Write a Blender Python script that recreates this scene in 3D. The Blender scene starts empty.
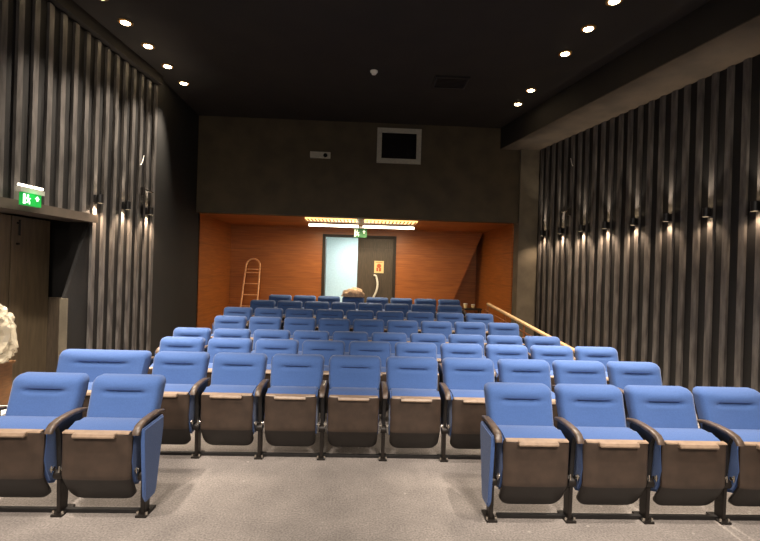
import bpy, bmesh, math, random
from mathutils import Vector, Matrix
random.seed(7)
PI = math.pi
scn = bpy.context.scene
COL = scn.collection

# ------------------------------------------------------------------ camera
F, H, YAW, ROLL = 450.0, 1.76, math.radians(2.16), 0.03
RC = Matrix.Rotation(-YAW, 3, 'Z') @ Matrix.Rotation(PI / 2, 3, 'X') @ Matrix.Rotation(ROLL, 3, 'Z')
cam = bpy.data.cameras.new('camera'); cam.sensor_width = 36; cam.lens = 36 * F / 760
cam.clip_start = 0.05; cam.clip_end = 100
camo = bpy.data.objects.new('camera', cam); COL.objects.link(camo)
camo.matrix_world = Matrix.Translation((0, 0, H)) @ RC.to_4x4()
scn.camera = camo

def at(px, py, Y):
    d = RC @ Vector(((px - 380) / F, -(py - 270.5) / F, -1))
    return Vector((0, 0, H)) + d * (Y / d.y)

# ------------------------------------------------------------------ materials
MATS = {}
def lin(c):
    return tuple(((v / 255) / 12.92 if v / 255 <= .04045 else (((v / 255) + .055) / 1.055) ** 2.4) for v in c) + (1,)
def mat(name, rgb, rough=.6, metal=0, noise=0, nscale=20, bump=0, bscale=200, stretch=(1, 1, 1), emit=None, spec=.5, rgb2=None, sheen=0, nlo=.35, nhi=.65):
    m = bpy.data.materials.new(name); m.use_nodes = True
    nt = m.node_tree; b = nt.nodes['Principled BSDF']
    b.inputs['Base Color'].default_value = lin(rgb)
    b.inputs['Roughness'].default_value = rough; b.inputs['Metallic'].default_value = metal
    b.inputs['Specular IOR Level'].default_value = spec
    if sheen: b.inputs['Sheen Weight'].default_value = sheen
    tc = nt.nodes.new('ShaderNodeTexCoord'); mp = nt.nodes.new('ShaderNodeMapping')
    mp.inputs['Scale'].default_value = stretch
    nt.links.new(tc.outputs['Object'], mp.inputs['Vector'])
    if noise or rgb2:
        n = nt.nodes.new('ShaderNodeTexNoise'); n.inputs['Scale'].default_value = nscale; n.inputs['Detail'].default_value = 6
        nt.links.new(mp.outputs['Vector'], n.inputs['Vector'])
        r = nt.nodes.new('ShaderNodeValToRGB')
        c2 = rgb2 or tuple(min(255, v * (1 + noise)) for v in rgb)
        c1 = rgb if rgb2 else tuple(v * (1 - noise) for v in rgb)
        r.color_ramp.elements[0].color = lin(c1); r.color_ramp.elements[1].color = lin(c2)
        r.color_ramp.elements[0].position = nlo; r.color_ramp.elements[1].position = nhi
        nt.links.new(n.outputs['Fac'], r.inputs['Fac']); nt.links.new(r.outputs['Color'], b.inputs['Base Color'])
    if bump:
        n2 = nt.nodes.new('ShaderNodeTexNoise'); n2.inputs['Scale'].default_value = bscale
        nt.links.new(mp.outputs['Vector'], n2.inputs['Vector'])
        bp = nt.nodes.new('ShaderNodeBump'); bp.inputs['Strength'].default_value = bump; bp.inputs['Distance'].default_value = .004
        nt.links.new(n2.outputs['Fac'], bp.inputs['Height']); nt.links.new(bp.outputs['Normal'], b.inputs['Normal'])
    if emit:
        b.inputs['Emission Color'].default_value = lin(emit[0]); b.inputs['Emission Strength'].default_value = emit[1]
    MATS[name] = m
    return m

mat('fabric', (66, 95, 149), .85, noise=.03, nscale=90, bump=.15, bscale=900, sheen=.25, spec=.2)
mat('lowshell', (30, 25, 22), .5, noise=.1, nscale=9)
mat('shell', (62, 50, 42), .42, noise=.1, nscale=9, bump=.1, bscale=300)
mat('handle', (150, 128, 108), .4, noise=.06)  # brown seat plastic, paled to carry the light on its top edges
mat('arm', (88, 74, 64), .38, noise=.15, nscale=30)
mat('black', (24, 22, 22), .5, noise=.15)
mat('legsteel', (34, 29, 26), .45, metal=.3, noise=.15)
mat('chrome', (220, 215, 205), .25, metal=1)
mat('slat', (66, 63, 61), .42, rgb2=(116, 111, 107), nscale=5, stretch=(3, 3, .6), bump=.25, bscale=60, nlo=.35, nhi=.8)
mat('slatback', (15, 12, 10), .7, noise=.2)
mat('darkwall', (24, 22, 18), .75, noise=.1, nscale=3)
mat('ceiling', (29, 24, 19), .8, noise=.15, nscale=2)
mat('bulk', (70, 60, 49), .75, noise=.12, nscale=3)
mat('soffit', (68, 59, 43), .75, noise=.1, nscale=2.5)
mat('pilaster', (96, 88, 74), .7, noise=.08, nscale=4)
mat('paleframe', (165, 162, 150), .6, noise=.04)
mat('white', (225, 222, 212), .5)
mat('darkglass', (12, 10, 9), .12)
mat('doorbrown', (104, 90, 70), .5, noise=.08, nscale=6, stretch=(4, 4, .5))
mat('doordark', (72, 62, 50), .5, noise=.12, nscale=14, stretch=(6, 6, .4))
mat('railwood', (208, 174, 130), .45, noise=.08, nscale=30)
mat('railpost', (150, 92, 52), .5, noise=.1)
mat('ladder', (228, 172, 122), .4, noise=.08)
mat('lampwhite', (255, 236, 205), .5, emit=((255, 226, 180), 30))
mat('tube', (255, 250, 240), .5, emit=((255, 240, 212), 9))
mat('signtube', (255, 250, 240), .5, emit=((255, 244, 225), 3))
mat('tube_reflection', (235, 200, 150), .4, emit=((255, 200, 120), 2.6))
mat('louverslat', (150, 90, 45), .5)
mat('gold', (190, 150, 95), .35, metal=.8)
mat('green', (14, 120, 48), .5, emit=((18, 150, 58), 1.0))
mat('signwhite', (235, 255, 235), .5, emit=((225, 255, 228), 1.3))
mat('green_dim', (20, 84, 42), .5, emit=((18, 100, 40), .35))
mat('signwhite_dim', (225, 240, 215), .5, emit=((220, 240, 210), .5))
mat('paper', (226, 204, 150), .7)
mat('redink', (190, 96, 60), .7)
mat('beigecloth', (190, 164, 142), .9, noise=.12, nscale=25, bump=.5, bscale=80)
mat('blueroom', (220, 232, 230), .8, noise=.02)
mat('cabinet', (112, 76, 40), .5, noise=.1, nscale=12, stretch=(1, 1, 6))
mat('mullion', (40, 30, 20), .6)

# carpet floor
def floor_mat():
    m = mat('carpet', (141, 134, 129), .95, rgb2=(156, 148, 142), nscale=3, bump=.8, bscale=260, spec=.15)
    nt = m.node_tree; b = nt.nodes['Principled BSDF']
    tc = nt.nodes.new('ShaderNodeTexCoord')
    old = b.inputs['Base Color'].links[0].from_socket
    n = nt.nodes.new('ShaderNodeTexNoise'); n.inputs['Scale'].default_value = 75; n.inputs['Detail'].default_value = 3
    r = nt.nodes.new('ShaderNodeValToRGB'); r.color_ramp.elements[0].position = .3; r.color_ramp.elements[1].position = .7
    r.color_ramp.elements[0].color = (.68, .68, .68, 1); r.color_ramp.elements[1].color = (1.25, 1.25, 1.25, 1)
    nt.links.new(tc.outputs['Object'], n.inputs['Vector']); nt.links.new(n.outputs['Fac'], r.inputs['Fac'])
    mx = nt.nodes.new('ShaderNodeMix'); mx.data_type = 'RGBA'; mx.blend_type = 'MULTIPLY'; mx.inputs[0].default_value = 1
    nt.links.new(old, mx.inputs[6]); nt.links.new(r.outputs['Color'], mx.inputs[7])
    # pale plaster dust: scattered specks and a few smears
    v = nt.nodes.new('ShaderNodeTexVoronoi'); v.inputs['Scale'].default_value = 5.5
    nt.links.new(tc.outputs['Object'], v.inputs['Vector'])
    r2 = nt.nodes.new('ShaderNodeValToRGB'); r2.color_ramp.elements[0].position = .045; r2.color_ramp.elements[1].position = .075
    r2.color_ramp.elements[0].color = (1, 1, 1, 1); r2.color_ramp.elements[1].color = (0, 0, 0, 1)
    nt.links.new(v.outputs['Distance'], r2.inputs['Fac'])
    n3 = nt.nodes.new('ShaderNodeTexNoise'); n3.inputs['Scale'].default_value = 2.2; n3.inputs['Detail'].default_value = 8; n3.inputs['Distortion'].default_value = 1.5
    nt.links.new(tc.outputs['Object'], n3.inputs['Vector'])
    r3 = nt.nodes.new('ShaderNodeValToRGB'); r3.color_ramp.elements[0].position = .6; r3.color_ramp.elements[1].position = .8
    r3.color_ramp.elements[0].color = (0, 0, 0, 1); r3.color_ramp.elements[1].color = (.45, .45, .45, 1)
    nt.links.new(n3.outputs['Fac'], r3.inputs['Fac'])
    ad = nt.nodes.new('ShaderNodeMath'); ad.operation = 'ADD'; ad.use_clamp = True
    nt.links.new(r2.outputs['Color'], ad.inputs[0]); nt.links.new(r3.outputs['Color'], ad.inputs[1])
    mx2 = nt.nodes.new('ShaderNodeMix'); mx2.data_type = 'RGBA'
    mx2.inputs[7].default_value = lin((176, 168, 160))
    nt.links.new(ad.outputs[0], mx2.inputs[0]); nt.links.new(mx.outputs[2], mx2.inputs[6])
    nt.links.new(mx2.outputs[2], b.inputs['Base Color'])
floor_mat()

# reddish veneer with horizontal grain and faint panel joints
def wood_mat():
    m = bpy.data.materials.new('veneer'); m.use_nodes = True; MATS['veneer'] = m
    nt = m.node_tree; b = nt.nodes['Principled BSDF']; b.inputs['Roughness'].default_value = .38
    tc = nt.nodes.new('ShaderNodeTexCoord'); mp = nt.nodes.new('ShaderNodeMapping'); mp.inputs['Scale'].default_value = (.9, .9, 16)
    nt.links.new(tc.outputs['Object'], mp.inputs['Vector'])
    n = nt.nodes.new('ShaderNodeTexNoise'); n.inputs['Scale'].default_value = 2; n.inputs['Detail'].default_value = 8; n.inputs['Distortion'].default_value = .6
    nt.links.new(mp.outputs['Vector'], n.inputs['Vector'])
    r = nt.nodes.new('ShaderNodeValToRGB'); r.color_ramp.elements[0].position = .3; r.color_ramp.elements[1].position = .72
    r.color_ramp.elements[0].color = lin((146, 82, 36)); r.color_ramp.elements[1].color = lin((180, 108, 48))
    nt.links.new(n.outputs['Fac'], r.inputs['Fac'])
    w = nt.nodes.new('ShaderNodeTexWave'); w.wave_type = 'BANDS'; w.bands_direction = 'Z'; w.inputs['Scale'].default_value = .42
    nt.links.new(tc.outputs['Object'], w.inputs['Vector'])
    r2 = nt.nodes.new('ShaderNodeValToRGB'); r2.color_ramp.elements[0].position = 0; r2.color_ramp.elements[1].position = .012
    r2.color_ramp.elements[0].color = (.84, .84, .84, 1); r2.color_ramp.elements[1].color = (1, 1, 1, 1)
    nt.links.new(w.outputs['Fac'], r2.inputs['Fac'])
    mx = nt.nodes.new('ShaderNodeMix'); mx.data_type = 'RGBA'; mx.blend_type = 'MULTIPLY'; mx.inputs[0].default_value = 1
    nt.links.new(r.outputs['Color'], mx.inputs[6]); nt.links.new(r2.outputs['Color'], mx.inputs[7])
    nt.links.new(mx.outputs[2], b.inputs['Base Color'])
wood_mat()

# crumpled clear plastic
m = bpy.data.materials.new('plastic'); m.use_nodes = True; MATS['plastic'] = m
b = m.node_tree.nodes['Principled BSDF']
b.inputs['Base Color'].default_value = lin((214, 204, 180)); b.inputs['Roughness'].default_value = .12
b.inputs['Alpha'].default_value = .55; b.inputs['Specular IOR Level'].default_value = .9

# ------------------------------------------------------------------ helpers
def obj(name, bm, m, parent=None, smooth=False, loc=None):
    me = bpy.data.meshes.new(name)
    bmesh.ops.recalc_face_normals(bm, faces=bm.faces[:])
    bm.to_mesh(me); bm.free()
    for mm in (m if isinstance(m, (list, tuple)) else [m]): me.materials.append(MATS[mm])
    if smooth:
        for p in me.polygons: p.use_smooth = True
        try: me.set_sharp_from_angle(angle=math.radians(42))
        except Exception: pass
    o = bpy.data.objects.new(name, me); COL.objects.link(o)
    if parent: o.parent = parent
    if loc is not None: o.location = loc
    return o
def tag(o, label, cat, group=None):
    o['label'] = label; o['category'] = cat
    if group: o['group'] = group
    return o
def thing(name, label, cat, loc=(0, 0, 0), rz=0, group=None):
    o = bpy.data.objects.new(name, None); COL.objects.link(o)
    o.location = loc; o.rotation_euler = (0, 0, rz); o.empty_display_size = .1
    return tag(o, label, cat, group)
def struct(name, bm, m, parent=None, smooth=False):
    o = obj(name, bm, m, parent, smooth)
    if not parent: o['kind'] = 'structure'
    return o
def NB(): return bmesh.new()
def box(bm, x0, x1, y0, y1, z0, z1, bev=0, seg=2, mi=0):
    vs = [bm.verts.new((x, y, z)) for x in (x0, x1) for y in (y0, y1) for z in (z0, z1)]
    fs = [bm.faces.new([vs[i] for i in q]) for q in ((0, 1, 3, 2), (4, 6, 7, 5), (0, 4, 5, 1), (2, 3, 7, 6), (0, 2, 6, 4), (1, 5, 7, 3))]
    for f_ in fs: f_.material_index = mi
    if bev:
        es = {e for f_ in fs for e in f_.edges}
        bmesh.ops.bevel(bm, geom=list(es), offset=bev, segments=seg, affect='EDGES', profile=.6)
    return bm
def hexa(bm, P, mi=0):   # P: 4 bottom points, 4 top points (same order)
    v = [bm.verts.new(p) for p in P]
    for q in ((0, 1, 2, 3), (4, 5, 6, 7), (0, 1, 5, 4), (1, 2, 6, 5), (2, 3, 7, 6), (3, 0, 4, 7)):
        f_ = bm.faces.new([v[i] for i in q]); f_.material_index = mi
    return bm
def prism(bm, pts, axis, a, b_, bev=0):
    def P(p, t): return {'x': (t, p[0], p[1]), 'y': (p[0], t, p[1]), 'z': (p[0], p[1], t)}[axis]
    A = [bm.verts.new(P(p, a)) for p in pts]; B = [bm.verts.new(P(p, b_)) for p in pts]
    fs = [bm.faces.new(A), bm.faces.new(B)]
    n = len(pts)
    for i in range(n): fs.append(bm.faces.new((A[i], A[(i + 1) % n], B[(i + 1) % n], B[i])))
    if bev:
        es = {e for f_ in fs[:2] for e in f_.edges}
        bmesh.ops.bevel(bm, geom=list(es), offset=bev, segments=2, affect='EDGES')
    return bm
def cyl(bm, p0, p1, r0, r1=None, n=16, cap=True):
    p0, p1 = Vector(p0), Vector(p1); r1 = r0 if r1 is None else r1
    q = (p1 - p0).to_track_quat('Z', 'Y')
    A, B = [], []
    for i in range(n):
        a = 2 * PI * i / n; d = q @ Vector((math.cos(a), math.sin(a), 0))
        A.append(bm.verts.new(p0 + d * r0)); B.append(bm.verts.new(p1 + d * r1))
    for i in range(n): bm.faces.new((A[i], A[(i + 1) % n], B[(i + 1) % n], B[i]))
    if cap: bm.faces.new(A); bm.faces.new(B)
    return bm
def sweep(bm, pts, w, t, n=12, up=Vector((0, 0, 1)), sq=.55):
    """superellipse section (w wide, t thick) along points"""
    rings = []
    pts = [Vector(p) for p in pts]
    for i, p in enumerate(pts):
        d = (pts[min(i + 1, len(pts) - 1)] - pts[max(i - 1, 0)]).normalized()
        s = d.cross(up)
        s = s.normalized() if s.length > 1e-5 else Vector((1, 0, 0))
        u = s.cross(d)
        ww = w[i] if isinstance(w, (list, tuple)) else w; tt = t[i] if isinstance(t, (list, tuple)) else t
        ring = []
        for k in range(n):
            a = 2 * PI * k / n; c, si = math.cos(a), math.sin(a)
            ring.append(bm.verts.new(p + s * (ww / 2 * math.copysign(abs(c) ** sq, c)) + u * (tt / 2 * math.copysign(abs(si) ** sq, si))))
        rings.append(ring)
    for a, b_ in zip(rings, rings[1:]):
        for k in range(n): bm.faces.new((a[k], a[(k + 1) % n], b_[(k + 1) % n], b_[k]))
    bm.faces.new(rings[0]); bm.faces.new(rings[-1])
    return bm
def pad(bm, hw, z0, z1, r, fy, by, nx=22, nz=26, edge=.03, taper=0, rb=None):
    """rounded-rectangle cushion in the xz plane; fy(x,z,dist)->front y, by(x,z)->back y"""
    hz = (z1 - z0) / 2; zc = (z1 + z0) / 2; rb = rb or r
    F_, idx = {}, {}
    for i in range(nx + 1):
        for j in range(nz + 1):
            # cosine spacing packs vertices near the rim
            u = -math.cos(PI * i / nx) * .45 + (2 * i / nx - 1) * .55; v = -math.cos(PI * j / nz) * .35 + (2 * j / nz - 1) * .65
            x, z = u * hw, v * hz
            rr = r if z > 0 else rb
            qx = max(-(hw - rr), min(hw - rr, x)); qz = max(-(hz - rr), min(hz - rr, z))
            dx, dz = x - qx, z - qz
            L = math.hypot(dx, dz)
            if L > 1e-9:
                k = max(abs(dx), abs(dz)) / L; dx *= k; dz *= k
            x, z = qx + dx, qz + dz
            ax, az = abs(x) - (hw - rr), abs(z) - (hz - rr)
            sd = math.hypot(max(ax, 0), max(az, 0)) + min(max(ax, az), 0) - rr
            dist = max(0, -sd)
            xs = x * (1 - taper * (1 - (z + hz) / (2 * hz)))
            F_[i, j] = bm.verts.new((xs, fy(xs, z + zc, dist), z + zc))
            idx[i, j] = (xs, z + zc)
    for i in range(nx):
        for j in range(nz):
            bm.faces.new((F_[i, j], F_[i + 1, j], F_[i + 1, j + 1], F_[i, j + 1]))
    per = [(i, 0) for i in range(nx)] + [(nx, j) for j in range(nz)] + [(i, nz) for i in range(nx, 0, -1)] + [(0, j) for j in range(nz, 0, -1)]
    B = [bm.verts.new((idx[p][0], by(*idx[p]), idx[p][1])) for p in per]
    n = len(per)
    for k in range(n): bm.faces.new((F_[per[k]], F_[per[(k + 1) % n]], B[(k + 1) % n], B[k]))
    bm.faces.new(B)
    return bm
def roundover(d, e, T):
    t = min(1, d / e); return T * math.sqrt(max(0, 1 - (1 - t) ** 2))
def copy_tree(o, parent=None):
    c = o.copy(); COL.objects.link(c)
    if parent: c.parent = parent
    for ch in list(o.children): copy_tree(ch, c)
    return c

# ------------------------------------------------------------------ seats (local: y=0 at the legs, facing -y)
PW = .57
SL = .36
def back_y(z): return .285 + SL * (z - .785)
def make_seat(name, W=PW, std='left', ends=()):
    t = bpy.data.objects.new(name, None); COL.objects.link(t); t.empty_display_size = .1
    hw = W / 2 - .022
    cw = hw * .52
    def fy(x, z, d):
        y = back_y(z) - .005 - roundover(d, .045, .05)
        win = 1 / (1 + math.exp((abs(x) - cw) / .014))
        y += .030 * math.exp(-((z - .785) / .012) ** 2) * win
        y -= .016 * math.exp(-((z - .835) / .035) ** 2) * (1 / (1 + math.exp((abs(x) - cw * 1.3) / .04)))
        y += .014 * math.exp(-(x / (hw * .6)) ** 2) * (1 / (1 + math.exp((z - .74) / .03)))
        return y
    obj('backrest', pad(NB(), hw, .44, .893, .055, fy, lambda x, z: back_y(z) + .045, taper=.07, nx=26, nz=34), 'fabric', t, True)
    obj('back_panel', pad(NB(), hw - .012, .30, .885, .05, lambda x, z, d: back_y(z) + .045, lambda x, z: back_y(z) + .075 - .04 * max(0, (z - .80)) / .085, taper=.08, nx=12, nz=14), 'shell', t, True)
    ch = W / 2 - .051
    # folded-up cushion: its front edge now faces up
    bm = NB()
    prof = [(-.07, .30), (-.085, .40), (-.083, .575), (-.070, .603), (-.03, .618), (.05, .628), (.12, .632), (.155, .622), (.165, .59), (.16, .40), (.13, .24), (.05, .19), (-.03, .22)]
    prism(bm, prof, 'x', -ch, ch, bev=.018)
    obj('seat_cushion', bm, 'fabric', t, True)
    sh = W / 2 - .051
    def sy(x, z, d):
        k = max(0, (.305 - z) / .195)
        return -.110 + .12 * k ** 1.2 + .006 * max(0, math.sin((z - .1) * 6))*0 + (.02 * (abs(x) / sh) ** 6) - roundover(d, .012, .008)
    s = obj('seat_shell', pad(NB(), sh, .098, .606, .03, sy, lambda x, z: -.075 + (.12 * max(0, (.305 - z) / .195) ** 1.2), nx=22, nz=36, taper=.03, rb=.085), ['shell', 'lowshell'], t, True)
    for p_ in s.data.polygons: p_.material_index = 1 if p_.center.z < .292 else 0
    bm = NB(); hh = min(.14, sh * .6)
    prism(bm, [(-.112, .574), (-.145, .580), (-.148, .590), (-.140, .606), (-.100, .611), (-.095, .580)], 'x', -hh, hh, bev=.004)
    h = obj('pull_handle', bm, 'handle', s, True); h['label'] = 'pull handle, coloured pale for the light on it'
    bm = NB()
    prism(bm, [(-.116, .600), (-.112, .609), (-.078, .613), (-.074, .604)], 'x', -sh + .012, sh - .012, bev=.002)
    e = obj('lit_lip', bm, 'handle', s, True)  # shell lip, its pale colour stands for light caught on top
    def standard(x, end):
        path = [(x, .235, .655), (x, .17, .668), (x, .06, .672), (x, -.05, .666), (x, -.112, .651), (x, -.142, .627), (x, -.149, .606)]
        obj('armrest', sweep(NB(), path, [.042, .05, .053, .054, .054, .052, .046], [.026, .032, .032, .032, .034, .034, .030], n=14), 'arm', t, True)
        bm = NB()
        prism(bm, [(-.09, .650), (-.050, .58), (-.030, .33), (-.02, .27), (.07, .27), (.15, .36), (.19, .55), (.19, .655), (-.06, .655)], 'x', x - .016, x + .016, bev=.005)
        obj('arm_panel', bm, 'black', t, True)
        bm = NB()
        prism(bm, [(-.028, .018), (.050, .018), (.055, .29), (-.035, .29)], 'x', x - .015, x + .015, bev=.004)
        cyl(bm, (x - .028, -.02, .285), (x + .028, -.02, .285), .034, n=16)
        lg = obj('leg', bm, 'legsteel', t, True)
        bm = NB(); box(bm, x - .038, x + .038, -.055, .10, .0, .016, .004)
        fp = obj('foot_plate', bm, 'legsteel', lg)
        for sx in (-1, 1):
            bm = NB(); cyl(bm, (x + sx * .030, -.032, .012), (x + sx * .030, -.032, .036), .010, .008, 10)
            q = obj('bolt', bm, 'chrome', lg); q['label'] = 'shiny metal foot bolt'
        for sx in (-1, 1):
            bm = NB(); cyl(bm, (x + sx * .018, -.055, .335), (x + sx * .040, -.055, .335), .014, n=12)
            cyl(bm, (x + sx * .026, -.072, .318), (x + sx * .026, -.072, .362), .005, n=8)
            q = obj('hinge', bm, 'chrome', t); q['label'] = 'small shiny hinge pin'
        if end:
            xo = x + end * .031
            bm = NB()
            prism(bm, [(-.125, .640), (-.118, .56), (-.085, .16), (-.055, .115), (.06, .115), (.085, .15), (.165, .56), (.175, .645)], 'x', xo - .013, xo + .013, bev=.008)
            obj('side_panel', bm, 'fabric', t, True)['label'] = 'blue upholstered end panel'
    if 'L' in std: standard(-W / 2, -1 if 'L' in ends else 0)
    if 'R' in std: standard(W / 2, 1 if 'R' in ends else 0)
    return t

protos = {}
def seat(x, y, z, label, group, W=PW, std='L', ends='', name='theater_seat'):
    key = (W, std, ends)
    if key not in protos:
        o = make_seat(name, W, std, ends); protos[key] = o
    else: o = copy_tree(protos[key])
    o.location = (x, y, z)
    return tag(o, label, 'seat', group)

ORD = ['first', 'second', 'third', 'fourth', 'fifth', 'sixth', 'seventh', 'eighth', 'ninth', 'tenth']
# front row: two blocks
for i in range(2):
    seat(-2.355 + .585 * i, 3.22, 0, ['blue tip-up theater seat cut off by the left edge in the front left pair', 'blue tip-up theater seat with blue end panel in the front left pair'][i], 'seats of the front row, left block',
         std='LR' if i == 1 else 'L', ends='R' if i == 1 else '')
for i in range(4):
    seat(1.250 + PW * i, 3.20, 0, ['leftmost blue tip-up seat in the front right block, with blue aisle end panel', 'second blue tip-up seat from the aisle in the front right block',
          'third blue tip-up seat from the aisle in the front right block', 'rightmost blue tip-up seat in the front right block, cut off by the frame'][i],
         'seats of the front row, right block', std='LR' if i == 3 else 'L', ends='L' if i == 0 else '')
rows = [  # legs depth, x of first seat, count, base z
    (4.20, -1.76, 9, 0.0), (5.25, -2.165, 10, -.02), (6.28, -2.435, 10, -.045),
    (7.21, -2.16, 9, .04), (8.20, -2.31, 9, .10), (9.31, -2.10, 8, .165), (10.33, -1.92, 8, .225)]
for r, (y, x0, n, z) in enumerate(rows):
    rn = ORD[r + 1]
    for i in range(n):
        if i == 0: w = 'leftmost blue tip-up theater seat in the %s row from the front' % rn
        elif i == n - 1: w = 'rightmost blue tip-up theater seat in the %s row from the front' % rn
        else: w = 'blue tip-up theater seat, %s from the left in the %s row from the front' % (ORD[i], rn)
        if r == 0:
            w = w.replace('leftmost blue tip-up theater seat in', 'blue theater seat right beside the extra-wide one in').replace('%s from the left in the second row from the front' % ORD[i], '%s to the right of the extra-wide one' % ORD[i - 1])
        if r == 6: w = w.replace('in the eighth row from the front', 'in the back row').replace('blue', 'dark blue')
        e = ('L' if i == 0 and r > 0 else '') + ('R' if i == n - 1 else '')
        seat(x0 + PW * i, y, z, w, 'seats of the %s row from the front' % rn, std='LR' if i == n - 1 else 'L', ends=e)
seat(-1.76 - PW / 2 - .4525, 4.20, 0, 'extra-wide blue seat with one long headrest crease, behind the front left pair', 'seats of the second row from the front', W=.905, ends='L', name='wide_theater_seat')

# ------------------------------------------------------------------ room shell
def XR(Y): return 5.66 - .2 * Y
def XL(Y): return -4.13 + .075 * Y
ZT = 4.46; ZC = 4.92; YB = 9.65; YBACK = 12.3; YF = -5.0
# floor: level in front, a slight dip, then shallow tiers under the back rows
prof = [(YF, 0), (4.85, 0), (4.95, -.02), (5.85, -.02), (5.95, -.045), (6.95, -.045), (6.951, .04), (7.95, .04), (7.951, .10), (9.05, .10), (9.051, .165), (10.08, .165), (10.081, .225), (13.4, .225)]
bm = NB()
pv = [(bm.verts.new((-7, y, z)), bm.verts.new((7.5, y, z))) for y, z in prof]
for a, c in zip(pv, pv[1:]): bm.faces.new((a[0], a[1], c[1], c[0]))
lo = [bm.verts.new(p) for p in ((-7, YF, -.3), (7.5, YF, -.3), (7.5, 13.4, -.3), (-7, 13.4, -.3))]
bm.faces.new(lo); bm.faces.new((pv[0][0], pv[0][1], lo[1], lo[0])); bm.faces.new((pv[-1][0], pv[-1][1], lo[2], lo[3]))
struct('floor', bm, 'carpet')
def rail(name, x0, x1, y):  # builds a dark strip for the seats' shadow
    bm = NB(); box(bm, x0, x1, y, y + .035, 0, .028, .004); struct(name, bm, 'black')  # thin dark strip built for the seats' shadow along the floor
rail('shade_strip_1', -3.0, -1.52, 3.225); rail('shade_strip_2', 1.02, 3.2, 3.205); rail('shade_strip_3', -3.1, 2.9, 4.215)

def wall_slab(bm, X, Y0, Y1, o0, o1, z0, z1, mi=0):
    """slab following a splayed side wall; o0,o1 offsets into the room (sign handled by X side)"""
    s = -1 if X(0) > 0 else 1
    P = []
    for z in (z0, z1):
        P += [(X(Y0) + s * o0, Y0, z), (X(Y0) + s * o1, Y0, z), (X(Y1) + s * o1, Y1, z), (X(Y1) + s * o0, Y1, z)]
    hexa(bm, P, mi)
# right wall
bm = NB()
wall_slab(bm, XR, YF, YB, -.25, 0, -.2, ZC, 1)
k = 0
Y = 9.469
while Y > YF + .2:
    if Y < 9.6: wall_slab(bm, XR, Y - .036, Y + .036, 0, .032, -.04, ZT, 0)
    Y -= .199
struct('wall_right', bm, ['slat', 'slatback'])
# left wall (doorway opening with a slanted far edge between Y 3.2 and 5.96)
bm = NB()
wall_slab(bm, XL, 6.16, 7.7, -.25, 0, -.2, ZC, 1)
wall_slab(bm, XL, YF, 3.2, -.25, 0, -.2, ZC, 1)
wall_slab(bm, XL, 3.2, 6.16, -.25, 0, 2.36, ZC, 1)
for (ya, za), (yb, zb) in (((5.74, 1.29), (6.16, 2.30)), ((5.70, -.1), (5.74, 1.29))):
    P = [(XL(ya) - .04, ya, za), (XL(ya), ya, za), (XL(6.17), 6.17, za), (XL(6.17) - .04, 6.17, za),
         (XL(yb) - .04, yb, zb), (XL(yb), yb, zb), (XL(6.17), 6.17, zb), (XL(6.17) - .04, 6.17, zb)]
    if yb == 6.16: P[4] = (XL(yb) - .04, yb - .005, zb); P[5] = (XL(yb), yb - .005, zb)
    hexa(bm, P, 1)
Y = 7.6467
while Y > YF + .2:
    if Y > 6.13 or Y < 3.1: wall_slab(bm, XL, Y - .036, Y + .036, 0, .032, -.06, 4.74, 0)
    else: wall_slab(bm, XL, Y - .036, Y + .036, 0, .032, 2.4, 4.74, 0)
    Y -= .2067
hexa(bm, [(x, y, z) for z in (-.05, ZC) for x, y in ((-3.62, 7.69), (-3.53, 7.69), (-3.56, YB), (-3.66, YB))], 2)
struct('wall_left', bm, ['slat', 'slatback', 'darkwall'])
# lintel over the left doorway
bm = NB(); wall_slab(bm, XL, 3.1, 6.17, -.30, .10, 2.285, 2.39)
struct('trim_4', bm, 'bulk')
# pale edge strip of the slanted jamb
bm = NB(); wall_slab(bm, XL, 5.69, 5.715, -.02, .065, 0, 1.30)
struct('trim_5', bm, 'pilaster')
# ceiling
bm = NB(); box(bm, -6, 7.5, YF, 13, ZC, ZC + .2); struct('ceiling', bm, 'ceiling')
# right bulkhead; underside coloured paler for the sconce light it catches
def XA(Y): return 4.82 - .2 * Y
bm = NB()
for z0, z1, mi in ((ZT + .012, ZC, 0), (ZT, ZT + .012, 1)):
    P = []
    for z in (z0, z1): P += [(XA(YF), YF, z), (XR(YF), YF, z), (XR(YB), YB, z), (XA(YB), YB, z)]
    hexa(bm, P, mi)
struct('trim_6', bm, ['ceiling', 'bulk'])
# left strip above slats
bm = NB(); wall_slab(bm, XL, YF, 7.69, 0, .10, 4.76, ZC); struct('trim_7', bm, 'ceiling')
# soffit over the back alcove
zs = 2.885
bm = NB(); box(bm, -3.62, 3.40, YB, YB + .25, zs, ZC); struct('wall_back', bm, 'soffit')
bm = NB(); box(bm, -3.62, 3.40, YB + .25, 13, zs, zs + .12); struct('trim_8', bm, 'veneer')
# pilaster on the right and dark return on the left
bm = NB(); box(bm, 3.33, 3.80, YB - .06, YB + .3, -.1, ZC); struct('trim_9', bm, 'pilaster')
bm = NB(); box(bm, -4.2, -3.58, YB, YB + .3, -.1, ZC); struct('trim_10', bm, 'darkwall')
# alcove side walls
bm = NB(); box(bm, -3.83, -3.58, YB + .25, 13, -.1, zs); struct('wall_alcove_left', bm, 'veneer')
bm = NB(); box(bm, 3.30, 3.55, YB + .25, 13.2, -.1, zs); struct('wall_alcove_right', bm, 'veneer')
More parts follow.
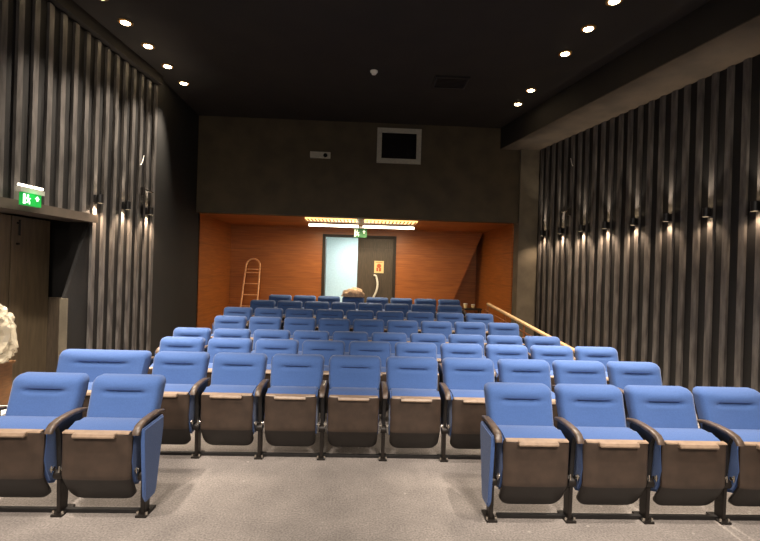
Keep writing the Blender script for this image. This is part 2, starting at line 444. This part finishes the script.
# alcove back wall with door hole, ends in a slanted edge on the right
dl = at(324, 260, YBACK).x; dr = at(394, 260, YBACK).x; dt = at(360, 237, YBACK).z
xt = at(483, 228, YBACK).x; xb = at(452, 303, YBACK).x; zb_ = at(452, 303, YBACK).z
bm = NB()
box(bm, -3.6, dl, YBACK, YBACK + .12, -.1, zs)
box(bm, dl, dr, YBACK, YBACK + .12, dt, zs)
prism(bm, [(dr, -.1), (xb - .1, -.1), (xb, zb_), (xt, zs), (dr, zs)], 'y', YBACK, YBACK + .12)
struct('wall_alcove_back', bm, 'veneer')
bm = NB(); box(bm, dr + .4, 3.4, YBACK + .75, YBACK + .85, -.1, zs); struct('wall_recess', bm, 'veneer')
# room beyond the open door leaf
bm = NB()
box(bm, dl - 1.5, dr + .1, 14.6, 14.7, .1, 3.0)
box(bm, dl - 1.6, dl - 1.5, YBACK + .12, 14.7, .1, 3.0)
box(bm, dl - 1.5, dr + .1, YBACK + .12, 14.7, 2.9, 3.0)
box(bm, dr + .1, dr + .2, YBACK + .12, 14.7, .1, 3.0)
box(bm, dl - 1.5, dr + .1, YBACK + .12, 14.7, .1, .225)
struct('wall_beyond', bm, 'blueroom')
bm = NB(); box(bm, -7, 7.5, YF - .1, YF, -.2, ZC); struct('wall_front', bm, 'darkwall')

# back door: frame, leaf, transom
fr = thing('door_1', 'dark double door at the back with its left leaf open on a pale blue room', 'door', (0, YBACK, .225)); fr['kind'] = 'structure'
fr.location = ((dl + dr) / 2, YBACK, .225)
wd = (dr - dl) / 2; hd = dt - .225
bm = NB(); box(bm, -wd - .05, -wd + .03, -.03, .13, 0, hd + .05, .005); box(bm, wd - .03, wd + .05, -.03, .13, 0, hd + .05, .005); box(bm, -wd, wd, -.03, .13, hd - .02, hd + .05, .005)
obj('door_frame', bm, 'mullion', fr)
xm = at(357.5, 260, YBACK).x - fr.location.x
bm = NB(); box(bm, xm, wd - .03, .03, .08, .02, hd - .312, .004)
lf = obj('door_leaf', bm, 'doordark', fr)
bm = NB(); box(bm, xm, wd - .03, .05, .14, hd - .312, hd - .02)
for i in range(9):
    xx = xm + .05 + i * (wd - .08 - xm) / 9
    box(bm, xx, xx + .03, .035, .055, hd - .30, hd - .03)
obj('transom_panel', bm, 'doordark', fr)
# curved pull handle, pale
c0 = at(376, 276, YBACK) - fr.location; c1 = at(373.5, 297, YBACK) - fr.location
pts = []
for i in range(13):
    s = i / 12; p = c0.lerp(c1, s); pts.append((p.x + .07 * math.sin(PI * s) + .0, -.05 - .03 * math.sin(PI * s), p.z))
pts = [(pts[0][0] - .05, .03, pts[0][2] + .02)] + pts + [(pts[-1][0], .03, pts[-1][2] - .02)]
bm = NB(); sweep(bm, pts, .055, .05, n=10, up=Vector((0, 1, 0)), sq=1)
hn = obj('door_handle', bm, 'white', lf, True); hn['label'] = 'long curved white pull handle'
# open left leaf, swung away into the room beyond
bm = NB(); box(bm, 0, .04, .14, .9, .02, hd - .03, .004)
o = obj('door_leaf', bm, 'doordark', fr); o.location.x = -wd - .05
# notice on the door
pc = at(379, 267, YBACK)
n_ = thing('notice', 'cream paper notice with reddish print stuck on the dark door leaf', 'notice', (pc.x, YBACK + .027, pc.z))
bm = NB(); box(bm, -.13, .13, -.004, 0, -.165, .165); obj('sheet', bm, 'paper', n_)
bm = NB()
cyl(bm, (0, -.004, .03), (0, -.007, .03), .06, n=20); box(bm, -.07, -.02, -.007, -.004, -.12, -.02); box(bm, .0, .06, -.007, -.004, -.12, -.02); box(bm, -.09, .09, -.007, -.004, .12, .135)
obj('print', bm, 'redink', n_)

# doors in the left recess
XD = -4.16
dd = bpy.data.objects.new('door_2', None); COL.objects.link(dd); dd['kind'] = 'structure'
tag(dd, 'tall brown double door in the recess of the left wall', 'door')
bm = NB(); box(bm, XD - .05, XD, 5.48, 6.13, 0, 2.28, .004); obj('door_leaf', bm, 'doorbrown', dd)
bm = NB(); box(bm, XD - .05, XD, 4.4, 5.46, 0, 2.28, .004); obj('door_leaf', bm, 'doorbrown', dd)
bm = NB(); cyl(bm, (XD, 5.56, 1.95), (XD + .03, 5.56, 1.95), .012, n=10); cyl(bm, (XD + .03, 5.56, 2.05), (XD + .03, 5.56, 2.24), .012, n=10); cyl(bm, (XD, 5.56, 2.2), (XD + .03, 5.56, 2.2), .012, n=10)
obj('door_closer', bm, 'legsteel', dd)
bm = NB(); box(bm, XD - .06, -3.72, 6.14, 6.19, -.05, 1.27); struct('trim_11', bm, 'doordark')
bm = NB(); box(bm, XD - 1.0, XD - .9, 3.0, 6.7, -.1, 2.4); box(bm, XD - 1.0, XL(6.6) - .02, 6.3, 6.4, -.1, 2.4); box(bm, XD - 1.0, -4.12, 3.0, 3.1, -.1, 2.4)
box(bm, XD - 1.0, -4.0, 3.0, 6.5, 2.38, 2.45)
struct('wall_recess_left', bm, 'slatback')

# projection window in the soffit
a = at(377.5, 129, YB); c = at(420.5, 163.5, YB)
w_ = bpy.data.objects.new('window_1', None); COL.objects.link(w_); w_['kind'] = 'structure'
tag(w_, 'small projection booth window with pale frame high on the dark back wall', 'window')
w_.location = ((a.x + c.x) / 2, YB, (a.z + c.z) / 2)
hw_, hh_ = (c.x - a.x) / 2, .375
bm = NB(); t_ = .10
prism(bm, [(-hw_, -hh_), (hw_, -hh_), (hw_, -hh_ + t_), (-hw_, -hh_ + t_)], 'y', -.035, 0)
prism(bm, [(-hw_, hh_ - t_), (hw_, hh_ - t_), (hw_, hh_), (-hw_, hh_)], 'y', -.035, 0)
prism(bm, [(-hw_, -hh_ + t_), (-hw_ + t_, -hh_ + t_), (-hw_ + t_, hh_ - t_), (-hw_, hh_ - t_)], 'y', -.035, 0)
prism(bm, [(hw_ - t_, -hh_ + t_), (hw_, -hh_ + t_), (hw_, hh_ - t_), (hw_ - t_, hh_ - t_)], 'y', -.035, 0)
obj('window_frame', bm, 'paleframe', w_)
bm = NB(); box(bm, -hw_ + t_, hw_ - t_, -.012, -.002, -hh_ + t_, hh_ - t_); obj('window_pane', bm, 'darkglass', w_)

# small unlit box lamp on the soffit
p = at(320.5, 155.5, YB)
e = thing('emergency_light', 'small unlit pale emergency lamp box left of the projection window', 'lamp', p)
bm = NB(); box(bm, -.215, .215, -.07, 0, -.065, .065, .008); obj('housing', bm, 'paleframe', e)
bm = NB(); cyl(bm, (.11, -.08, -.01), (.11, -.065, -.01), .045, n=16); obj('lamp', bm, 'darkglass', e)
# smoke detector on the ceiling
p = at(374, 71, 7.14); 
e = thing('smoke_detector', 'small round white smoke detector on the dark ceiling', 'detector', (p.x, 7.14, ZC))
bm = NB(); cyl(bm, (0, 0, -.02), (0, 0, 0), .06, n=24); obj('base', bm, 'white', e, True)
bm = NB(); cyl(bm, (0, 0, -.055), (0, 0, -.02), .032, .052, 24); obj('cap', bm, 'white', e, True)
# dark vent on the ceiling
e = thing('ceiling_vent', 'black rectangular air vent on the dark ceiling, right of the smoke detector', 'vent', (1.35, 7.4, ZC))
bm = NB(); box(bm, -.28, .28, -.22, -.18, -.03, 0); box(bm, -.28, .28, .18, .22, -.03, 0); box(bm, -.28, -.24, -.18, .18, -.03, 0); box(bm, .24, .28, -.18, .18, -.03, 0); obj('frame', bm, 'black', e)
bm = NB()
for i in range(7): box(bm, -.24, .24, -.165 + i * .05, -.14 + i * .05, -.022, -.006)
obj('louver_blades', bm, 'black', e)

# ------------------------------------------------------------------ lights
def add_light(kind, name, loc, energy, color, parent=None, **kw):
    l = bpy.data.lights.new(name, kind); l.energy = energy; l.color = color
    for k_, v in kw.items(): setattr(l, k_, v)
    o = bpy.data.objects.new(name, l); COL.objects.link(o); o.location = loc
    if parent: o.parent = parent
    return o
WARM = (1.0, .80, .58)
proto = None
def downlight(x, y, label, E=560, group='recessed ceiling spotlights'):
    global proto
    if proto is None:
        t = thing('ceiling_spotlight', label, 'ceiling light', (x, y, ZC), 0, group)
        bm = NB()
        n = 24; R1, R2 = .092, .062
        A = [[bm.verts.new((r * math.cos(2 * PI * i / n), r * math.sin(2 * PI * i / n), z)) for i in range(n)] for r, z in ((R1, 0), (R1, -.012), (R2, -.016), (R2 - .008, -.004))]
        for u, v in zip(A, A[1:]):
            for i in range(n): bm.faces.new((u[i], u[(i + 1) % n], v[(i + 1) % n], v[i]))
        obj('trim_ring', bm, 'gold', t, True)
        bm = NB(); cyl(bm, (0, 0, -.020), (0, 0, -.001), .054, .060, 20); obj('lamp', bm, 'lampwhite', t, True)['label'] = 'glowing round lamp'
        proto = t
    else:
        t = copy_tree(proto); t.location = (x, y, ZC); tag(t, label, 'ceiling light', group)
    s = add_light('SPOT', 'spot_beam', (x, y, ZC - .05), E, (1.0, .86, .70), spot_size=math.radians(66), spot_blend=1.0, shadow_soft_size=.05)
    s.rotation_euler = (math.radians(-12), 0, 0)
    return t
for i, y in enumerate((7.95, 7.30, 6.65, 6.03, 5.46)):
    downlight(-3.21, y, '%s glowing spotlight from the back in the left ceiling row' % (['farthest', 'second', 'third', 'fourth', 'nearest visible'][i]) if i not in (0, 4) else ['farthest glowing spotlight of the left ceiling row', '', '', '', 'nearest glowing spotlight of the left ceiling row, at the top edge'][i])
for i, y in enumerate((8.22, 7.58, 6.28, 5.62, 5.03)):
    downlight(2.77, y, ['farthest glowing spotlight of the right ceiling row', 'second glowing spotlight from the back in the right ceiling row', 'third glowing spotlight from the back in the right ceiling row', 'fourth glowing spotlight from the back in the right ceiling row', 'nearest glowing spotlight of the right ceiling row, at the top edge'][i])
# the rows go on overhead, out of the frame; unseen, aimed to light the seats
for y in (4.4, 3.2, 2.0, .8):
    for x in (-3.13, 2.80):
        o = add_light('SPOT', 'spot_beam', (x * .8, y, ZC - .05), 600 if y > 1 else 80, (1.0, .88, .76), spot_size=math.radians(58), spot_blend=.7, shadow_soft_size=.06)  # unseen spot added to light the seats
        o.rotation_euler = (math.radians(24), 0, 0)
# unseen area lamps added above the front to light the seats
for x in (-1.6, 1.6):
    o = add_light('AREA', 'overhead_fill', (x, -.6, 4.6), 84, (1.0, .88, .76), size=.9, spread=math.radians(95))
    o.rotation_euler = (math.radians(40), 0, 0)
for x in (-1.5, 1.5):  # unseen low lamps added to brighten the upright seat fronts
    o = add_light('AREA', 'front_fill', (x, -3.6, 3.0), 40, (1.0, .89, .78), size=.8)
    o.rotation_euler = (math.radians(80), 0, 0)

# wall sconces (up/down)
sproto = None
def sconce(Xf, Y, z, label, group, ED=110):
    global sproto
    s = 1 if Xf(0) < 0 else -1
    x = Xf(Y) + s * .032
    rz = math.atan2(0, 1)
    if sproto is None:
        t = thing('wall_sconce', label, 'wall lamp', (0, 0, 0), 0, group)
        bm = NB(); box(bm, 0, .03, -.035, .035, -.05, .05, .003); obj('wall_plate', bm, 'black', t)
        bm = NB(); n = 20
        ring = [[bm.verts.new((.075 + r * math.cos(2 * PI * i / n), r * math.sin(2 * PI * i / n), z_)) for i in range(n)] for r, z_ in ((.036, -.058), (.040, -.058), (.040, .058), (.036, .058))]
        ring.append(ring[0])
        for u, v in zip(ring, ring[1:]):
            for i in range(n): bm.faces.new((u[i], u[(i + 1) % n], v[(i + 1) % n], v[i]))
        obj('body', bm, 'black', t, True)
        bm = NB(); cyl(bm, (.075, 0, -.05), (.075, 0, -.04), .032, n=16); cyl(bm, (.075, 0, .04), (.075, 0, .05), .032, n=16)
        obj('lamp', bm, 'lampwhite', t)['label'] = 'glowing lamp'
        sproto = t
    else: t = copy_tree(sproto)
    tag(t, label, 'wall lamp', group)
    t.location = (x, Y, z); t.rotation_euler = (0, 0, (math.atan(-.075) if s > 0 else PI + math.atan(.2)))
    for dz, ang, E, c_ in ((-.075, 0, ED, (1, .73, .50)), (.075, PI, 30, (1, .84, .66))):
        l = add_light('SPOT', 'sconce_beam', (x + s * .075, Y, z + dz), E, c_, spot_size=math.radians(125 if dz < 0 else 56), spot_blend=.8, shadow_soft_size=.03)
        l.rotation_euler = (ang, 0, 0)
for k in range(8):
    Y = 9.38 - .6 * k
    if Y < 5.0: Y = 5.2
    lab = ['farthest', 'second farthest', 'third farthest', 'fourth farthest', 'fourth nearest', 'third nearest', 'second nearest', 'nearest'][k]
    sconce(XR, 9.27 - .597 * k, 2.64, 'small black up-and-down sconce, %s on the right slatted wall' % lab, 'sconces on the right wall', (35, 55, 60, 60, 45, 26, 18, 18)[k])
for Y, lab in ((6.2, 'nearest to the exit sign'), (6.82, 'middle one of three'), (7.44, 'farthest from the exit sign')):
    sconce(XL, Y, 2.61, 'small black up-and-down sconce, %s on the left slatted wall' % lab, 'sconces on the left wall', 80)

# tube lights at the mouth of the alcove
for i, (xa, xe) in enumerate(((307.5, 358.5), (363, 414))):
    xa += 1.5 if i == 0 else 0
    a = at(xa, 224.5 if i == 0 else 226.8, 11.0); c = at(xe, 225.7 if i == 0 else 228, 11.0)
    t = thing('tube_light', 'bright tube light under the back ceiling, %s of the pair' % ('left' if i == 0 else 'right'), 'ceiling light', ((a.x + c.x) / 2, 11.0, zs), 0, 'tube lights over the back door')
    L = (c.x - a.x) / 2
    bm = NB(); box(bm, -L, L, -.06, .06, -.04, 0, .005); obj('housing', bm, 'white', t)
    bm = NB(); cyl(bm, (-L, 0, -.065), (L, 0, -.065), .03, n=14); obj('tube', bm, 'tube', t, True)['label'] = 'glowing white tube'
    bm = NB(); box(bm, -L * .95, L * .95, -1.0, -.5, -.022, 0, .003); obj('glow_panel', bm, 'tube_reflection', t)['label'] = 'amber panel glowing for the tube reflection'  # own glow stands in for the tubes reflected in the ceiling ribs
    bm = NB()
    for q in range(15): box(bm, -L + q * 2 * L / 15, -L + q * 2 * L / 15 + .02, -1.0, -.5, -.045, -.022)
    obj('ribs', bm, 'louverslat', t)
    o = add_light('AREA', 'tube_glow', ((a.x + c.x) / 2, 11.0, zs - .11), 52, (1, .80, .52), shape='RECTANGLE', size=2 * L, size_y=.06)
# light in the room beyond the back door
o = add_light('AREA', 'corridor_light', ((dl + dr) / 2, 13.4, 2.85), 62, (.88, .98, 1.0), size=1.0)

# exit signs
def pictogram(bm, s, y0, y1):
    def pr(pts): prism(bm, [(p[0] * s, p[1] * s) for p in pts], 'y', y0, y1)
    cyl(bm, (-.15 * s, y0, .30 * s), (-.15 * s, y1, .30 * s), .085 * s, n=12)                      # head
    pr([(-.30, .15), (-.12, .20), (-.02, -.02), (-.16, -.10)])                                     # trunk
    pr([(-.14, .18), (-.02, .08), (.10, .12), (.10, .05), (-.04, -.01), (-.14, .08)])              # arm
    pr([(-.30, .15), (-.44, .0), (-.38, -.05), (-.24, .06)])                                       # rear arm
    pr([(-.06, -.05), (.06, -.18), (.03, -.38), (-.04, -.38), (-.03, -.20), (-.14, -.10)])         # leg
    pr([(-.14, -.02), (-.22, -.22), (-.44, -.24), (-.44, -.31), (-.18, -.30), (-.06, -.08)])       # rear leg
def exit_sign(name, loc, rz, hw, hh, g, wm, label, tube, arrow='right'):
    t = thing(name, label, 'sign', loc, rz, None)
    bm = NB(); box(bm, -hw, hw, -.02, .02, -hh, hh, .003); obj('panel', bm, g, t)['label'] = 'green lit panel'
    bm = NB(); s = hh * 2.0
    bm2 = NB(); pictogram(bm2, s, -.024, -.020)
    p1 = obj('running_figure', bm2, wm, t); p1['label'] = 'white running figure'; p1.location.x = -hw * .30
    bm2 = NB(); prism(bm2, [(-hw * .95, -hh * .8), (-hw * .72, -hh * .8), (-hw * .72, hh * .8), (-hw * .95, hh * .8)], 'y', -.024, -.02)
    obj('doorway', bm2, wm, t)['label'] = 'white doorway symbol'
    bm2 = NB()
    prism(bm2, [(hw * .45, -hh * .1), (hw * .62, -hh * .1), (hw * .62, hh * .25), (hw * .78, hh * .25), (hw * .535, hh * .75), (hw * .29, hh * .25), (hw * .45, hh * .25)] if arrow == 'up' else
          [(hw * .25, -hh * .15), (hw * .6, -hh * .15), (hw * .6, -hh * .5), (hw * .92, 0), (hw * .6, hh * .5), (hw * .6, hh * .15), (hw * .25, hh * .15)], 'y', -.024, -.02)
    obj('arrow', bm2, wm, t)['label'] = 'white arrow'
    bm = NB(); box(bm, -hw * 1.28, hw * 1.28, -.03, .03, hh + .0, hh + .05, .004)
    obj('housing', bm, 'paleframe' if tube else 'white', t)
    if tube:
        bm = NB(); cyl(bm, (-hw * 1.28, -.0, hh + .075), (hw * 1.28, 0, hh + .075), .014, n=12); obj('tube', bm, 'signtube', t, True)['label'] = 'glowing white tube'
    else:
        bm = NB(); cyl(bm, (-hw * .6, 0, hh + .05), (-hw * .6, 0, hh + .18), .008, n=8); cyl(bm, (hw * .6, 0, hh + .05), (hw * .6, 0, hh + .18), .008, n=8); obj('hanger', bm, 'white', t)
    return t
Ym = 4.98
exit_sign('exit_sign', (XL(Ym) + .16, Ym, 2.405), PI / 2 - math.atan(.075) , .125, .066, 'green', 'signwhite', 'green lit exit sign with white tube above it, over the left doorway', True, 'up')
l = add_light('POINT', 'sign_glow', (XL(Ym) + .24, Ym, 2.45), .5, (.1, 1, .3), shadow_soft_size=.05)
p = at(360.5, 233, 11.5)
exit_sign('exit_sign', (p.x, 11.5, 2.70), 0, .165, .115, 'green_dim', 'signwhite_dim', 'green exit sign hanging above the back door', False, 'up')

# ------------------------------------------------------------------ ladder against the alcove back wall
pl = at(243.5, 300, YBACK - .3); pr_ = at(257.5, 300, YBACK - .3)
lx = (pl.x + pr_.x) / 2
t = thing('ladder', 'pale orange ladder with rounded top leaning on the wood wall left of the door', 'ladder', (lx, YBACK - .62, .225))
hwid = .185; top = at(250, 258, YBACK - .1).z - .225
def lp(u, h): return (u, .55 * h / top, h)
pts = [lp(-hwid - .03, 0), lp(-hwid - .02, .8), lp(-hwid, top - .25)]
for i in range(1, 12):
    a = PI - PI * i / 12; pts.append(lp(hwid * math.cos(a), top - .21 + .19 * math.sin(a)))
pts += [lp(hwid, top - .25), lp(hwid + .02, .8), lp(hwid + .03, 0)]
bm = NB(); sweep(bm, pts, .048, .045, n=10, up=Vector((0, 1, 0)), sq=1); obj('rails', bm, 'ladder', t, True)
h = .15
for z in [top - .30, top - .39] + [top - .39 - .29 * i for i in range(1, 5)]:
    bm = NB(); cyl(bm, lp(-hwid - .01, z), lp(hwid + .01, z), .015, n=10); obj('rung', bm, 'ladder', t, True)

# ------------------------------------------------------------------ hand rail by the right wall
t = thing('handrail', 'pale wooden handrail sloping down along the right side aisle', 'handrail', (3.1, 9.3, 0))
P0 = at(488, 304, 9.35); P1 = at(578, 352.5, 7.6); P2 = at(606, 368, 7.1)
def Lc(p): return Vector(p) - Vector((3.1, 9.3, 0))
bm = NB(); sweep(bm, [Lc(P0), Lc(P0.lerp(P1, .5)), Lc(P1), Lc(P2)], .10, .05, n=12); obj('rail', bm, 'railwood', t, True)
off = Vector((0, 0, -.17))
bm = NB(); sweep(bm, [Lc(P0) + off + Vector((-.08, 0, .05)), Lc(P0.lerp(P1, .5)) + off, Lc(P1) + off * .7], .03, .03, n=10, sq=1); obj('lower_rail', bm, 'railpost', t, True)
for s in (0, .22, .45, .68, .92):
    p = Lc(P0.lerp(P1, s)); Yw = p.y + 9.3
    zf = .225 if Yw > 10.08 else .165 if Yw > 9.05 else .10 if Yw > 7.95 else .04 if Yw > 6.95 else -.045
    bm = NB(); cyl(bm, (p.x, p.y, zf), (p.x, p.y, p.z - .01), .02, n=10); obj('post', bm, 'railpost', t, True)

# ------------------------------------------------------------------ small things
def blob(bm, r, seed, sx=1, sy=1, sz=1, sub=3, amp=.25, flat=0):
    rnd = random.Random(seed)
    bmesh.ops.create_icosphere(bm, subdivisions=sub, radius=r)
    dirs = [(Vector((rnd.uniform(-1, 1), rnd.uniform(-1, 1), rnd.uniform(-1, 1))).normalized(), rnd.uniform(2, 6), rnd.uniform(0, 6)) for _ in range(9)]
    for v in bm.verts:
        n = v.co.normalized(); f_ = 1 + amp * sum(math.sin(d.dot(n) * k_ * 2 + ph) for d, k_, ph in dirs) / 5
        v.co = Vector((n.x * sx, n.y * sy, n.z * sz)) * r * f_
    return bm
# beige coat bunched on a back-row seat
p = at(353, 296, 10.75)
bm = blob(NB(), .26, 5, 1.0, .5, .8, 4, .2)
for v in bm.verts: v.co.z = max(v.co.z, 0)
o = obj('folded_coat', bm, 'beigecloth', None, True, (p.x, 10.66, 1.12)); tag(o, 'bunched beige coat draped over the back row in front of the open door', 'coat')
# two small pale cups at the end of the back row
for i, (px, py) in enumerate(((465.5, 306), (473, 305.5))):
    p = at(px, py, 11.2)
    t = thing('paper_cup', 'small pale cup on the ledge past the back row, %s' % ('left of two' if i == 0 else 'right of two'), 'cup', (p.x, 11.2, p.z - .06), 0, 'cups on the back ledge')
    bm = NB(); cyl(bm, (0, 0, 0), (0, 0, .11 if i == 0 else .08), .035, .05, 18); obj('body', bm, 'paper', t, True)
    bm = NB(); cyl(bm, (0, 0, .105 if i == 0 else .075), (0, 0, .125 if i == 0 else .09), .054, .05, 18); obj('lid', bm, 'white', t, True)
p = at(469, 309, 11.2)
o = bpy.data.objects.new('ledge', None)
bm = NB(); box(bm, p.x - .30, p.x + .30, -.12, .12, -.04, 0, .004)
t = thing('side_table', 'small dark table at the right end of the back row', 'table', (0, 11.2, at(469, 306, 11.2).z - .055))
obj('table_top', bm, 'mullion', t)
zt = t.location.z - .225
for sx in (-.26, .26):
    for sy in (-.09, .09):
        bm = NB(); box(bm, p.x + sx - .015, p.x + sx + .015, sy - .015, sy + .015, -zt, -.04); obj('leg', bm, 'mullion', t)

# plastic-wrapped thing on a cabinet at the left edge
Yc = 4.75
c0 = at(8, 365, Yc)
c0.x -= .13
t = thing('cabinet', 'brown wooden cabinet by the left doorway, under a plastic bag', 'cabinet', (c0.x - .30, Yc, 0))
bm = NB(); box(bm, -.31, .31, -.22, .22, .12, c0.z - .03, .005); obj('body', bm, 'cabinet', t)
bm = NB(); box(bm, -.33, .33, -.24, .24, c0.z - .03, c0.z, .005); obj('top', bm, 'cabinet', t)
for sx in (-.26, .26):
    for sy in (-.17, .17):
        bm = NB(); box(bm, sx - .025, sx + .025, sy - .025, sy + .025, 0, .12); obj('leg', bm, 'black', t)
bm = NB(); box(bm, -.28, .28, -.23, -.22, .18, c0.z - .08, .003); dr_ = obj('door', bm, 'cabinet', t)
bm = NB(); cyl(bm, (.2, -.255, .5), (.2, -.255, .6), .008, n=8); obj('handle', bm, 'chrome', dr_)
bm = NB(); bmesh.ops.create_icosphere(bm, subdivisions=5, radius=1)
rnd = random.Random(3)
dirs = [(Vector((rnd.uniform(-1, 1), rnd.uniform(-1, 1), rnd.uniform(-1, 1))), rnd.uniform(4, 14), rnd.uniform(0, 6)) for _ in range(14)]
for v in bm.verts:
    n = v.co.normalized()
    f_ = 1 + .05 * sum(abs(math.sin(d.dot(n) * k_ + ph)) - .5 for d, k_, ph in dirs)
    tz = (n.z + 1) / 2
    wx = .36 * (1 - .30 * max(0, tz - .55) / .45)
    sq = lambda q: math.copysign(abs(q) ** .6, q)
    v.co = Vector((sq(n.x) * wx * f_, sq(n.y) * .22 * f_, max(0, (sq(n.z) * .31 * f_ + .30))))
o = obj('plastic_bag', bm, 'plastic', None, False, (c0.x - .29, Yc, c0.z)); tag(o, 'crumpled clear plastic bag on the wooden cabinet at the left edge', 'bag')
p = at(3, 411, 4.3)
t = thing('cardboard_box', 'white box on the floor at the left edge, behind the front seat', 'box', (p.x - .12, 4.3, 0))
bm = NB(); box(bm, -.20, .20, -.15, .15, 0, .36, .006); obj('body', bm, 'white', t)
bm = NB(); cyl(bm, (.14, -.152, .30), (.14, -.148, .30), .022, n=14); obj('hand_hole', bm, 'black', t)

# loose cable ends and brackets left on the slats
def cable(Xf, px, py, Y, label):
    p = at(px, py, Y); s = 1 if Xf(0) < 0 else -1
    x = Xf(Y) + s * .045
    bm = NB()
    pts = [(0, -.04 + .10 * q / 8, -.10 + .17 * (q / 8) ** 1.6) for q in range(9)]
    sweep(bm, pts, .012, .012, n=8, up=Vector((1, 0, 0)), sq=1)
    tag(obj('loose_cable', bm, 'white', None, True, (x, Y, p.z)), label, 'cable')
def bracket(Xf, px, py, Y, label):
    p = at(px, py, Y); s = 1 if Xf(0) < 0 else -1
    t = thing('mounting_bracket', label, 'bracket', (Xf(Y) + s * .032, Y, p.z))
    bm = NB(); box(bm, 0 if s > 0 else -.03, .03 if s > 0 else 0, -.22, .12, -.012, .012, .003); obj('bar', bm, 'chrome', t)
    bm = NB(); box(bm, 0 if s > 0 else -.05, .05 if s > 0 else 0, -.26, -.20, -.11, .03, .006); obj('plate', bm, 'legsteel', t)
cable(XR, 568, 161, 8.45, 'short pale cable end curling off the right wall slats above the sconces')
bracket(XR, 556, 211, 8.62, 'small metal bracket on the right wall slats just above the far sconces')
cable(XL, 139.5, 159, 7.25, 'short pale cable end on the left wall slats above the sconces')
bracket(XL, 149, 191.5, 7.48, 'small metal bracket on the left wall slats above the farthest sconce')

# ------------------------------------------------------------------ world and view
w = bpy.data.worlds.new('world'); scn.world = w; w.use_nodes = True
w.node_tree.nodes['Background'].inputs[0].default_value = (1, .85, .7, 1); w.node_tree.nodes['Background'].inputs[1].default_value = .01
scn.view_settings.view_transform = 'Standard'; scn.view_settings.look = 'None'; scn.view_settings.gamma = 1
scn.view_settings.use_curve_mapping = False
scn.view_settings.exposure = 0.0
scn.cycles.use_denoising = True
scn.cycles.max_bounces = 8
